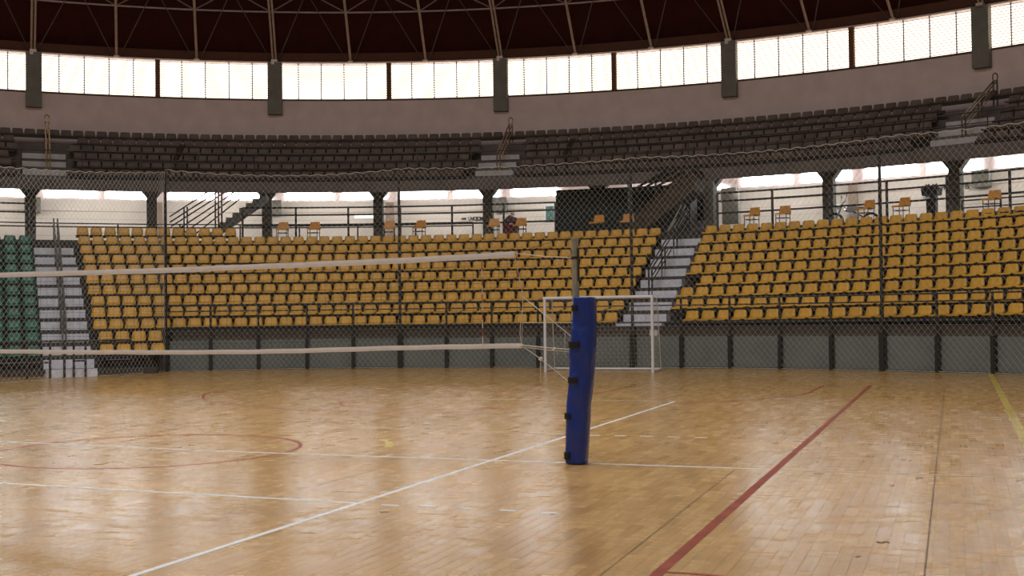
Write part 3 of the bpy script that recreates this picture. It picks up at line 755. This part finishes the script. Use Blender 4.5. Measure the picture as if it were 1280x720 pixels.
# dark hoarding / booth
hb = empty('dark_hoarding', W(32, 0, GAL), 0, 'dark green-black hoarding of tall panels standing on the gallery', 'hoarding')
t0 = pol(695, 270, 31.8)[0]; t1 = pol(863, 262, 31.8)[0]; zt0 = 6.46
for i in range(6):
    a0, a1 = t0+(t1-t0)*i/6, t0+(t1-t0)*(i+1)/6
    b = MB(); b.rev([(31.8, GAL), (31.8, zt0), (31.9, zt0), (31.9, GAL)], a0+.006, a1-.006, 1, True); b.build('panel', DGREEN, hb)
b = MB(); b.rev([(31.92, GAL), (31.92, zt0-.1), (31.97, zt0-.1), (31.97, GAL)], t0+.01, t1-.01, 6, True); b.build('backing', BLK, hb)
b = MB(); b.rev([(31.75, zt0-.06), (31.75, zt0+.02), (31.95, zt0+.02), (31.95, zt0-.06)], t0, t1, 6, True); b.build('top_rail', BLK, hb)
b = MB(); a_, c_ = pol(863, 250, 31.0)[0], pol(890, 250, 31.0)[0]
b.rev([(31.0, GAL), (31.0, 6.42), (31.15, 6.42), (31.15, GAL)], a_, c_, 2, True); pw = b.build('wall_partition', PALEBLUE, kind='structure')
b = MB(); b.rev([(30.93, 5.0), (30.93, 6.2), (30.999, 6.2), (30.999, 5.0)], a_+.5, c_-.15, 1, True); dr = b.build('window_opening', mat('dark_glass', (.05, .05, .06), .2), pw)
b = MB(); a2 = pol(884.5, 250, 30.8)[0]; b.box(W(30.6, a2+.25, 5.4), (.36, .36, 2.1), -math.radians(a2)); b.build('gallery_post', CONC2, kind='structure')
b = MB(); a2 = pol(914, 245, 33)[0]; b.box(W(34.6, pol(914, 245, 34.6)[0], 5.75), (.66, .4, 1.3), -math.radians(a2)); b.build('grey_wall_block', COLUMN, kind='structure')
# wall notice board, writing
def on_wall(name, label, cat, u0, v0, u1, v1, m, frame=None, rho=R-.17):
    (ta, za), (tb, zb) = pol(u0, v1, rho), pol(u1, v0, rho)
    b = MB(); tcn = (ta+tb)/2; wd = math.radians(tb-ta)*rho
    b.box(W(rho, tcn, (za+zb)/2), (wd, .04, zb-za), -math.radians(tcn)); o = b.build(name, m, label=label, category=cat)
    if frame:
        b = MB(); b.box(W(rho+.02, tcn, (za+zb)/2), (wd+.14, .03, zb-za+.14), -math.radians(tcn)); b.build('frame', frame, o)
    return o
on_wall('notice_board', 'small green notice board in a white frame left of the dark hoarding', 'notice board', 682.5, 257.5, 692.5, 275.5, mat('green_board', (.06, .14, .13), .6, var=.3, scale=20), WHITE)
on_wall('paper_note', 'small reddish paper note pinned on the gallery wall above the cooler', 'note', 638.5, 265.5, 643, 269.5, mat('red_note', (.35, .18, .16), .8))
on_wall('wall_glare_strip', 'white strip standing in for lamp glare on the wall left of the middle pillar', 'glare', 443, 269, 475, 273, mat('painted_glare', (.8, .8, .82), .3, emit=((1, 1, 1), .55)))  # glowing strip paints a lamp's reflection on the wall; no lamp here
FNT = {}
def wall_text(txt, label, u, v, size, m, rho=R-.18, name='wall_writing', vert=False):
    th, z = pol(u, v, rho)
    c = bpy.data.curves.new(name, 'FONT'); c.body = txt; c.size = size; c.extrude = .004; c.align_x = 'LEFT'; c.offset = .006; c.space_character = .8
    to = bpy.data.objects.new(name, c); me = bpy.data.meshes.new_from_object(to); bpy.data.objects.remove(to); me.materials.clear(); me.materials.append(m)
    o = bpy.data.objects.new(name, me); COL.objects.link(o)
    o.location = W(rho, th, z); o.rotation_euler = (math.pi/2, math.pi/2 if vert else 0, -math.radians(th+1.2)); o.scale = (.82, 1.1, 1); o['label'] = label; o['category'] = 'writing'
DARKTXT = mat('dark_lettering', (.04, .03, .025), .8)
wall_text('UVIOJOMET', 'dark wall writing between the middle pillars, next to a dash', 585.5, 275.8, .22, DARKTXT)
wall_text('PANC', 'dark wall writing left of the far right pillar', 1177, 237.5, .24, DARKTXT)
wall_text('TS', 'two dark letters on the wall right of the far right pillar', 1205, 236.3, .24, DARKTXT)
on_wall('wall_dash', 'dark painted dash left of the wall writing at mid gallery', 'mark', 577, 272.3, 582.5, 274.5, DARKTXT)
on_wall('wall_dash', 'dark painted dash right of the two letters near the far right', 'mark', 1219, 231.2, 1228, 233.8, DARKTXT)
wall_text('AVISO', 'small vertical red writing on the wall right of the pillar', 628, 274.5, .20, mat('red_lettering', (.4, .05, .04), .8), vert=True)
# cooler, motorcycle, bin on the gallery
th, _ = pol(640, 285, 29.0)
e = empty('cooler_box', W(29.0, th, GAL), -math.radians(th), 'dark red cooler box with grey lid and white badge on the gallery', 'cooler')
RC = mat('dark_red_plastic', (.22, .01, .015), .4)
b = MB(); b.box((0, 0, .45), (.46, .40, .62)); b.box((0, 0, .12), (.38, .34, .1)); b.build('body', RC, e, local=True)
b = MB(); b.prism([(-.24, .76), (.24, .76), (.20, .84), (-.05, .95), (-.20, .84)], -.21, .21, lambda x, y, h: Vector((x, h, y))); b.build('lid', mat('dark_grey_lid', (.06, .05, .055), .5), e, local=True)
b = MB(); b.box((0, -.205, .62), (.14, .012, .05)); b.build('badge', WHITE, e, local=True)
for sx in (-.17, .17): b = MB(); b.tube((sx-.02, .1, .07), (sx+.02, .1, .07), .07, 10); b.build('wheel', BLK, e, local=True)
th, _ = pol(1066, 262, 30.5)
e = empty('motorcycle', W(30.5, th, GAL), -math.radians(th)+.6, 'small parked motorcycle behind the top seats near the right pillar', 'motorcycle')
DK = mat('motorcycle_black', (.02, .02, .022), .35); CHR = mat('chrome', (.7, .7, .72), .15, .9)
def ringm(c, r, tr_, m, nm):
    b = MB(); pts = [Vector((c[0]+r*math.cos(t*math.pi/8), c[1], c[2]+r*math.sin(t*math.pi/8))) for t in range(17)]; b.path(pts, tr_, 6); return b.build(nm, m, e, local=True)
for cx_ in (-.62, .62):
    wv = ringm((cx_, 0, .31), .27, .045, BLK, 'wheel')
    b = MB(); b.tube((cx_, -.04, .31), (cx_, .04, .31), .07, 8)
    for t in range(6): b.tube((cx_, 0, .31), (cx_+.26*math.cos(t*math.pi/3), 0, .31+.26*math.sin(t*math.pi/3)), .008, 4)
    b.build('spokes', CHR, wv, local=True)
b = MB(); b.prism([(-.28, .70), (-.22, .82), (.0, .86), (.16, .78), (.18, .68), (-.1, .62)], -.12, .12, lambda x, y, h: Vector((x, h, y))); b.build('fuel_tank', mat('silver_tank', (.45, .45, .47), .3, .4), e, local=True)
b = MB(); b.box((.42, 0, .76), (.52, .22, .08)); b.build('saddle', DK, e, local=True)
b = MB(); b.box((0, 0, .42), (.34, .24, .28)); b.tube((.1, -.14, .3), (.75, -.16, .32), .04, 8); b.build('engine', CHR, e, local=True)
b = MB(); b.tube((-.62, -.06, .31), (-.36, -.06, .92), .025, 6); b.tube((-.62, .06, .31), (-.36, .06, .92), .025, 6); b.tube((-.3, -.02, .8), (.62, 0, .31), .025, 6); b.build('frame', DK, e, local=True)
b = MB(); b.tube((-.33, -.33, 1.0), (-.36, 0, .94), .016, 6); b.tube((-.33, .33, 1.0), (-.36, 0, .94), .016, 6); b.build('handlebar', DK, e, local=True)
b = MB(); b.tube((-.55, 0, .82), (-.44, 0, .82), .085, 12, r2=.06); b.build('headlight', mat('headlight_glass', (.85, .88, .9), .1), e, local=True)
for s in (-.3, .3): b = MB(); b.tube((-.33, s, 1.0), (-.30, s*1.15, 1.16), .008, 5); b.tube((-.30, s*1.15-.0, 1.18), (-.285, s*1.15, 1.18), .055, 10); b.build('mirror', DK, e, local=True)
th, _ = pol(1165, 258, 28.6)
e = empty('refuse_bin', W(28.6, th, GAL), -math.radians(th), 'black-blue litter basket heaped with pinkish bags beside the railing post', 'bin')
b = MB(); b.prism([(-.24, .82), (.24, .82), (.27, 1.06), (-.27, 1.06)], -.2, .2, lambda x, y, h: Vector((x, h, y))); b.build('basket', mat('blue_black_plastic', (.012, .02, .03), .5), e, local=True)
b = MB(); b.prism([(-.12, .0), (.14, .0), (.16, .80), (-.16, .80)], -.1, .1, lambda x, y, h: Vector((x, h, y))); b.build('pedestal', DK, e, local=True)
b = MB(); b.box((-.12, -.12, .72), (.2, .06, .12)); b.build('white_label', WHITE, e, local=True)
for i, (x, y) in enumerate(((-.17, 0), (-.06, -.08), (.06, 0), (.17, -.05), (0, .1))):
    b = MB(); r_ = .085
    for s in range(4): b.tube((x, y, 1.02+.045*s), (x, y, 1.02+.045*(s+1)), r_*math.cos(s*.36), 8, r2=r_*math.cos((s+1)*.38))
    b.build('bag', mat('pinkish_bag', (.22, .10, .13), .5, var=.4, scale=20), e, local=True)
# ---------------- fence posts, guard rail and net in front of the stand
fth = [pol(u, 440, 20.0+(1.65*max(0, (u-760)/520)) if u > 760 else 20.0)[0] for u in (208, 264, 324, 385, 443, 502, 560, 617, 675, 733, 790, 851, 912, 975, 1040, 1105, 1175, 1247, 1322)]
def rf_(th): return rho_wall(th)-.16
fe = empty('court_fence', W(19.8, 0, 0), 0, 'dark post-and-rail fence carrying the tall safety net before the stand', 'fence')
for i, th in enumerate(fth):
    tall = i in (0, 5, 10, 15); b = MB()
    if tall: b.tube(W(rf_(th), th, 0), W(rf_(th), th, 6.02), .045, 8); b.box(W(rf_(th), th, .5), (.15, .15, 1.0), -math.radians(th))
    else: b.tube(W(rf_(th), th, 0), W(rf_(th), th, 1.98), .035, 8); b.box(W(rf_(th), th, .46), (.10, .12, .92), -math.radians(th))
    b.build('tall_post' if tall else 'post', POSTM, fe)
for z, r_ in ((1.97, .026), (1.78, .022), (1.30, .026), (1.18, .02)):
    b = MB(); b.path([W(rf_(t), t, z) for t in [fth[0]+(fth[-1]-fth[0])*i/40 for i in range(41)]], r_, 6); b.build('rail', POSTM, fe)
# path of the safety net
PATH = []
corner = W(rf_(fth[0]), fth[0], 0)
p_left = ground(-60, 484.5); corner_in = ground(203, 465.3)
nL = 60
for i in range(nL): PATH.append(p_left+(corner_in-p_left)*i/nL)
PATH.append(corner)
for i in range(1, 161):
    t = fth[0]+(fth[-1]-fth[0])*i/160; PATH.append(W(rf_(t)-.05, t, 0))
S = [0]
for a, b in zip(PATH[:-1], PATH[1:]): S.append(S[-1]+(b-a).xy.length)
def along(s):
    s = max(0, min(S[-1], s)); lo = 0; hi = len(S)-1
    while hi-lo > 1:
        mid = (lo+hi)//2
        if S[mid] <= s: lo = mid
        else: hi = mid
    f = (s-S[lo])/max(1e-9, S[hi]-S[lo]); return PATH[lo].lerp(PATH[hi], f)
dx, dz, H = .165, .198, 6.0
nb_ = MB()
ns = int(S[-1]/(dx/2)); nz2 = int(H/(dz/2))
base = [along(i*dx/2) for i in range(ns+1)]
sL = S[nL]
def topz(s):
    sag = .05*abs(math.sin(math.pi*s/.40))
    if s < sL: return 5.98-.05-.62*(1-s/sL)-.10*math.sin(math.pi*s/sL)+sag*.9
    k_ = (s-sL)/7.2; f = k_-math.floor(k_); big = .16*4*f*(1-f) if k_ < 1 else .07*4*f*(1-f)
    return 6.0-big+sag
def nv(i, j):
    s = i*dx/2; p = base[i]; f = j/nz2; zt = topz(s); w_ = .035*math.sin(s*1.7+f*5)*f*(1-f)*2
    d = (Vector(CEN+(0,))-Vector((p.x, p.y, 0))).normalized()
    return Vector((p.x, p.y, 0))+d*w_+Vector((0, 0, .02+(zt-.02)*f))
def seg3(mb, a, b, r):
    n = len(mb.v); d = (b-a).normalized(); s = d.cross(Vector((0, 0, 1))).normalized()*r; t = d.cross(s).normalized()*r
    for P in (a, b): mb.v += [tuple(P+s), tuple(P-.5*s+.87*t), tuple(P-.5*s-.87*t)]
    mb.f += [(n, n+1, n+4, n+3), (n+1, n+2, n+5, n+4), (n+2, n, n+3, n+5)]
for i in range(ns):
    for j in range(nz2):
        if (i+j) % 2 == 0: seg3(nb_, nv(i, j), nv(i+1, j+1), .0031)
        else: seg3(nb_, nv(i+1, j), nv(i, j+1), .0031)
net = empty('safety_net', corner, 0, 'tall pale diamond-mesh safety net hung before the stands around the court', 'net')
nb_.build('mesh', NETM, net, kind='stuff')
b = MB(); b.path([nv(i, nz2) for i in range(ns+1)], .009, 4); b.build('top_cord', NETM, net)
b = MB(); b.path([nv(i, 0) for i in range(ns+1)], .007, 4); b.build('bottom_cord', NETM, net)
# ---------------- goal
gl = empty('futsal_goal', (-4.25, 19.0, 0), 0, 'white futsal goal standing before the central stairs', 'goal')
A, B = ground(681.9, 464.9), ground(816.2, 465.9); A.z = B.z = 0
ax = (B-A).normalized(); bkd = Vector((-ax.y, ax.x, 0)); HT = 2.03; r_ = .04
b = MB(); b.tube(A, A+Vector((0, 0, HT)), r_, 12); b.build('goalpost', WHITE, gl)
b = MB(); b.tube(B, B+Vector((0, 0, HT)), r_, 12); b.build('goalpost', WHITE, gl)
b = MB(); b.tube(A+Vector((0, 0, HT-.03))-ax*.04, B+Vector((0, 0, HT-.03))+ax*.04, r_, 12); b.build('crossbar', WHITE, gl)
A2, B2 = ground(693.5, 462.4), ground(826.5, 462.9); A2.z = B2.z = 0; zb = Vector((0, 0, .04))
b = MB(); b.tube(A+zb, A2+zb, .03, 8); b.build('ground_bar', WHITE, gl); b = MB(); b.tube(B+zb, B2+zb, .03, 8); b.build('ground_bar', WHITE, gl)
b = MB(); b.tube(A2+zb, B2+zb, .03, 8); b.build('ground_bar', WHITE, gl)
At, Bt = A+bkd*.3+ax*.1+Vector((0, 0, HT-.07)), B+bkd*.3+ax*.05+Vector((0, 0, HT-.07))
for P, Q, T_ in ((At, A2, A), (Bt, B2, B)):
    b = MB(); b.tube(P, Q+zb, .012, 6); b.tube(T_+Vector((0, 0, HT-.04)), P, .012, 6); b.build('back_stay', WHITE, gl)
gn = MB(); NX, NZ = 26, 18
def gq(i, j):
    f = i/NX; h = j/NZ; lo = A2.lerp(B2, f)+Vector((0, 0, .05)); hi = At.lerp(Bt, f); return lo.lerp(hi, h)+bkd*(-.05*math.sin(math.pi*h))
for i in range(NX+1):
    for j in range(NZ):
        seg3(gn, gq(i, j), gq(i, j+1)+Vector((1e-4, 0, 0)), .0022)
        if i < NX: seg3(gn, gq(i, j), gq(i+1, j), .0022)
for T_, P, Q in ((A, At, A2), (B, Bt, B2)):
    for i in range(9):
        for j in range(NZ):
            lo0 = T_.lerp(Q, i/8)+Vector((0, 0, .05)); hi0 = (T_+Vector((0, 0, HT-.05))).lerp(P, i/8)
            seg3(gn, lo0.lerp(hi0, j/NZ), lo0.lerp(hi0, (j+1)/NZ)+Vector((1e-4, 0, 0)), .002)
gn.build('goal_net', NETM, gl, kind='stuff')
# ---------------- volleyball post with blue padding
P0 = ground(721, 579.5); P0.z = 0
pole_x = P0 + Vector((0, 0, 0))
vp = empty('volleyball_post', P0, 0, 'volleyball post wrapped in crumpled blue padding beside the centre line', 'post')
def on_post(u, v, dy=0.0): return on_net(u, v, P0.y+dy)
pt, pbm = on_post(718.6, 301), on_post(720.3, 372)
ptop = Vector((pt.x, P0.y, pt.z)); pd = Vector((P0.x+.02, P0.y, 0))
b = MB(); b.tube(pd, ptop, .037, 20); b.build('pole', POLE, vp, smooth=False)
b = MB(); b.tube(ptop+Vector((0, 0, -.005)), ptop+Vector((0, 0, .022)), .043, 20); b.build('pole_cap', mat('pole_cap_grey', (.3, .3, .28), .4, .4), vp)
b = MB(); q = on_post(718.5, 322.4); b.tube((q.x, P0.y, q.z-.015), (q.x, P0.y, q.z+.015), .042, 16); b.tube((q.x+.045, P0.y-.02, q.z+.1), (q.x+.045, P0.y-.02, 1.9), .012, 6); b.build('winch_rod', mat('dark_winch', (.05, .05, .04), .5, .4), vp)
prof_ = [(578.8, 708.7, 733.8), (577.5, 708.6, 733.9), (570, 708.3, 734.2), (555, 708.5, 735.3), (540, 708.6, 736.2), (525, 708.6, 737.0), (512, 709.3, 737.2), (500, 709.8, 738.2), (488, 711.2, 740.6), (476, 712.8, 741.3), (466, 713.0, 742.0), (456, 713.4, 742.8), (447, 712.6, 743.4), (440, 712.2, 744.0), (433, 713.6, 744.4), (426, 715.2, 744.7), (412, 715.8, 745.0), (398, 716.6, 745.0), (384, 717.4, 744.4), (374, 718.0, 743.4), (372.2, 718.2, 743.2), (371.5, 718.4, 743.0)]
pad = MB(); NS = 28
rings = []
for ir, (v, ul, ur) in enumerate(prof_):
    pl, pr = on_post(ul, v), on_post(ur, v); cx_ = (pl.x+pr.x)/2; hw_ = (pr.x-pl.x)/2; z = max(0.003, pl.z if ir else .003)
    ring = []
    for s in range(NS):
        t = 2*math.pi*s/NS; ct, st_ = math.cos(t), math.sin(t); e_ = .62
        x = hw_*math.copysign(abs(ct)**e_, ct); y = .115*math.copysign(abs(st_)**e_, st_)
        wr = 1+.030*math.sin(5*t+z*11)+.022*math.sin(9*t-z*23)+.02*math.exp(-((z-1.16)/.05)**2)*math.sin(3*t)
        if 0 < ir < len(prof_)-1: y *= 1+.05*math.sin(z*14+t*2)
        ring.append((cx_+x*(wr if abs(ct) < .9 else 1), P0.y+y*wr, z))
    rings.append(ring)
for r2 in rings: pad.v += r2
for i in range(len(rings)-1):
    for s in range(NS): a = i*NS+s; c = i*NS+(s+1) % NS; pad.f.append((a, c, c+NS, a+NS))
pad.f.append(tuple(range(NS-1, -1, -1))); pad.f.append(tuple((len(rings)-1)*NS+s for s in range(NS)))
pado = pad.build('padding', BLUE, vp, smooth=True)
md = pado.modifiers.new('s', 'SUBSURF'); md.levels = 1; md.render_levels = 1
for (u0, u1, v, h) in ((714.8, 729.5, 385.3, 7.5), (715.8, 731.2, 430.8, 7.5), (717.2, 728.0, 474.8, 7.0), (708.6, 719.8, 519.2, 7.0), (708.6, 716.6, 568.5, 8.5)):
    pl, pr = on_post(u0, v), on_post(u1, v); hh = h/117/2; b = MB(); n = 6
    ul, ur = [(a[1], a[2]) for a in sorted(prof_, key=lambda a: abs(a[0]-v))][0]
    xc = (on_post(ul, v).x+on_post(ur, v).x)/2; hw_ = (on_post(ur, v).x-on_post(ul, v).x)/2
    pts = []
    def cs_(t, g_):
        ct, st_ = math.cos(t), math.sin(t); e_ = .62
        return (xc+(hw_+g_)*math.copysign(abs(ct)**e_, ct), P0.y+(.119+g_)*math.copysign(abs(st_)**e_, st_))
    tt_ = [math.pi-.5+(j/11)*(math.pi*.5+.7) for j in range(12)]
    tt_ = [t for t in tt_ if cs_(t, .008)[0] <= pr.x+.004 or cs_(t, .008)[1] > P0.y-.05]
    for g_ in (.001, .012):
        for zz in (pl.z-hh, pl.z+hh):
            for t in tt_: x, y = cs_(t, g_); b.v.append((x, y, zz))
    K = len(tt_)
    for j in range(K-1):
        b.f += [(2*K+j, 2*K+j+1, 3*K+j+1, 3*K+j), (j, K+j, K+j+1, j+1), (K+j, 3*K+j, 3*K+j+1, K+j+1), (j, j+1, 2*K+j+1, 2*K+j)]
    b.f += [(0, 2*K, 3*K, K), (K-1, 2*K-1, 4*K-1, 3*K-1)]
    b.build('strap', BLK, pado)
b = MB(); q0, q1 = on_post(716.6, 400), on_post(717.4, 377); b.box(((q0.x+q1.x)/2, P0.y-.02, (q0.z+q1.z)/2), (.02, .05, q1.z-q0.z)); b.build('foam_edge', WHITE, pado)
# ---------------- volleyball net
vn = empty('volleyball_net', (0, P0.y, 0), 0, 'white-banded volleyball net stretched leftward from the padded post', 'net')
def q3(u, v): p = on_net(u, v, P0.y); return Vector((p.x, P0.y, p.z))
top_px = [(643, 318), (604, 320.3), (502, 325.8), (400, 330.2), (330, 333), (210, 338), (100, 341.2), (0, 343.8), (-80, 345.3)]
bot_px = [(652, 432.2), (600, 433), (502, 434.8), (440, 436.6), (380, 438.4), (320, 439.7), (210, 440.6), (100, 440.2), (0, 439.2), (-80, 437.8)]
TP = [q3(*p) for p in top_px]; BP = [q3(*p) for p in bot_px]
def interp(P, x):
    for a, b in zip(P[:-1], P[1:]):
        if b.x <= x <= a.x: return a.z+(b.z-a.z)*(x-a.x)/(b.x-a.x)
    return P[-1].z if x < P[-1].x else P[0].z
def bandm(P, h, nm):
    b = MB(); xs = [P[0].x+(P[-1].x-P[0].x)*i/60 for i in range(61)]; o = []
    for x in xs:
        z = interp(P, x); o.append((x, z))
    n0 = len(b.v)
    for (x, z) in o:
        w_ = .004*math.sin(x*9)
        for yy, zz in ((-.008, -h/2), (-.010, 0), (-.008, h/2), (.008, h/2), (.010, 0), (.008, -h/2)): b.v.append((x, P0.y+yy+w_*.3, z+zz+w_*.4))
    for i in range(60):
        for j in range(6): a = n0+i*6+j; c = n0+i*6+(j+1) % 6; b.f.append((a, c, c+6, a+6))
    b.f.append(tuple(n0+j for j in range(6))); b.f.append(tuple(n0+360+5-j for j in range(6)))
    return b.build(nm, BAND_W, vn, smooth=False)
bandm(TP, .062, 'top_band'); bandm(BP, .052, 'bottom_band')
sx0, sx1 = q3(645.5, 330).x, TP[-1].x
nm_ = MB(); ncol = int((sx0-sx1)/.1)
NETD = mat('dark_net_twine', (.035, .03, .03), .8)
for i in range(ncol+1):
    x = sx0-i*.1; zt, zb_ = interp(TP, x), interp(BP, x)
    for j in range(9): seg3(nm_, Vector((x, P0.y, zb_+(zt-zb_)*j/9)), Vector((x+1e-4, P0.y, zb_+(zt-zb_)*(j+1)/9)), .0014)
    if i < ncol:
        x2 = x-.1; a2, b2 = interp(TP, x2), interp(BP, x2)
        for j in range(1, 10): seg3(nm_, Vector((x, P0.y, zb_+(zt-zb_)*j/10)), Vector((x2, P0.y, b2+(a2-b2)*j/10)), .0014)
nm_.build('mesh', NETD, vn, kind='stuff')
def rope(pts, r=.0045, name='rope', m=CORD):
    b = MB(); b.path([q3(*p) for p in pts], r, 5); return b.build(name, m, vn)
rope([(643, 316.5), (680, 320.5), (716, 322.5)]); rope([(643.5, 318), (646, 333), (651, 355), (653.5, 371), (653, 385), (651, 400), (650, 418), (652, 432)], .0035)
rope([(653.5, 371), (672, 386), (707.5, 415), (716, 423)], .0045); rope([(653, 403.5), (716, 403.5)], .0030); rope([(652, 431.5), (682, 434.5), (713, 437)], .0055)
rope([(652, 433.5), (684, 437.5), (713, 440)], .0045); rope([(652, 433), (664, 440), (676, 449), (695, 464), (713, 479)], .0045)
rope([(676, 449), (675.5, 462), (676, 478)], .004); rope([(706.5, 415), (706, 430), (707, 446)], .0035); rope([(694, 436), (697, 444)], .0035)
rope([(653.5, 372), (653.2, 403.5), (652, 431)], .0022)
rope([(643, 318), (668, 309), (694, 301)], .002, m=NETD)
b = MB()
for p in ((676, 448.5), (652, 432.5), (693, 436.5)):
    q = q3(*p); b.tube(q+Vector((-.018, 0, -.012)), q+Vector((.018, 0, .012)), .014, 6); b.tube(q+Vector((.01, 0, -.018)), q+Vector((-.01, 0, .018)), .012, 6)
b.build('knots', CORD, vn)
# antenna with red and white bands
an = empty('antenna', q3(604, 432), 0, 'thin red and white antenna rod clipped upright on the volleyball net', 'antenna')
za, zb_ = q3(604, 431).z, q3(603.6, 326).z; xa = q3(604, 400).x
for i in range(10):
    b = MB(); b.tube((xa, P0.y-.02, za+(zb_-za)*i/10), (xa, P0.y-.02, za+(zb_-za)*(i+1)/10), .0055, 8)
    b.build('band', mat('antenna_red', (.45, .12, .08), .5) if i % 2 else WHITE, an)
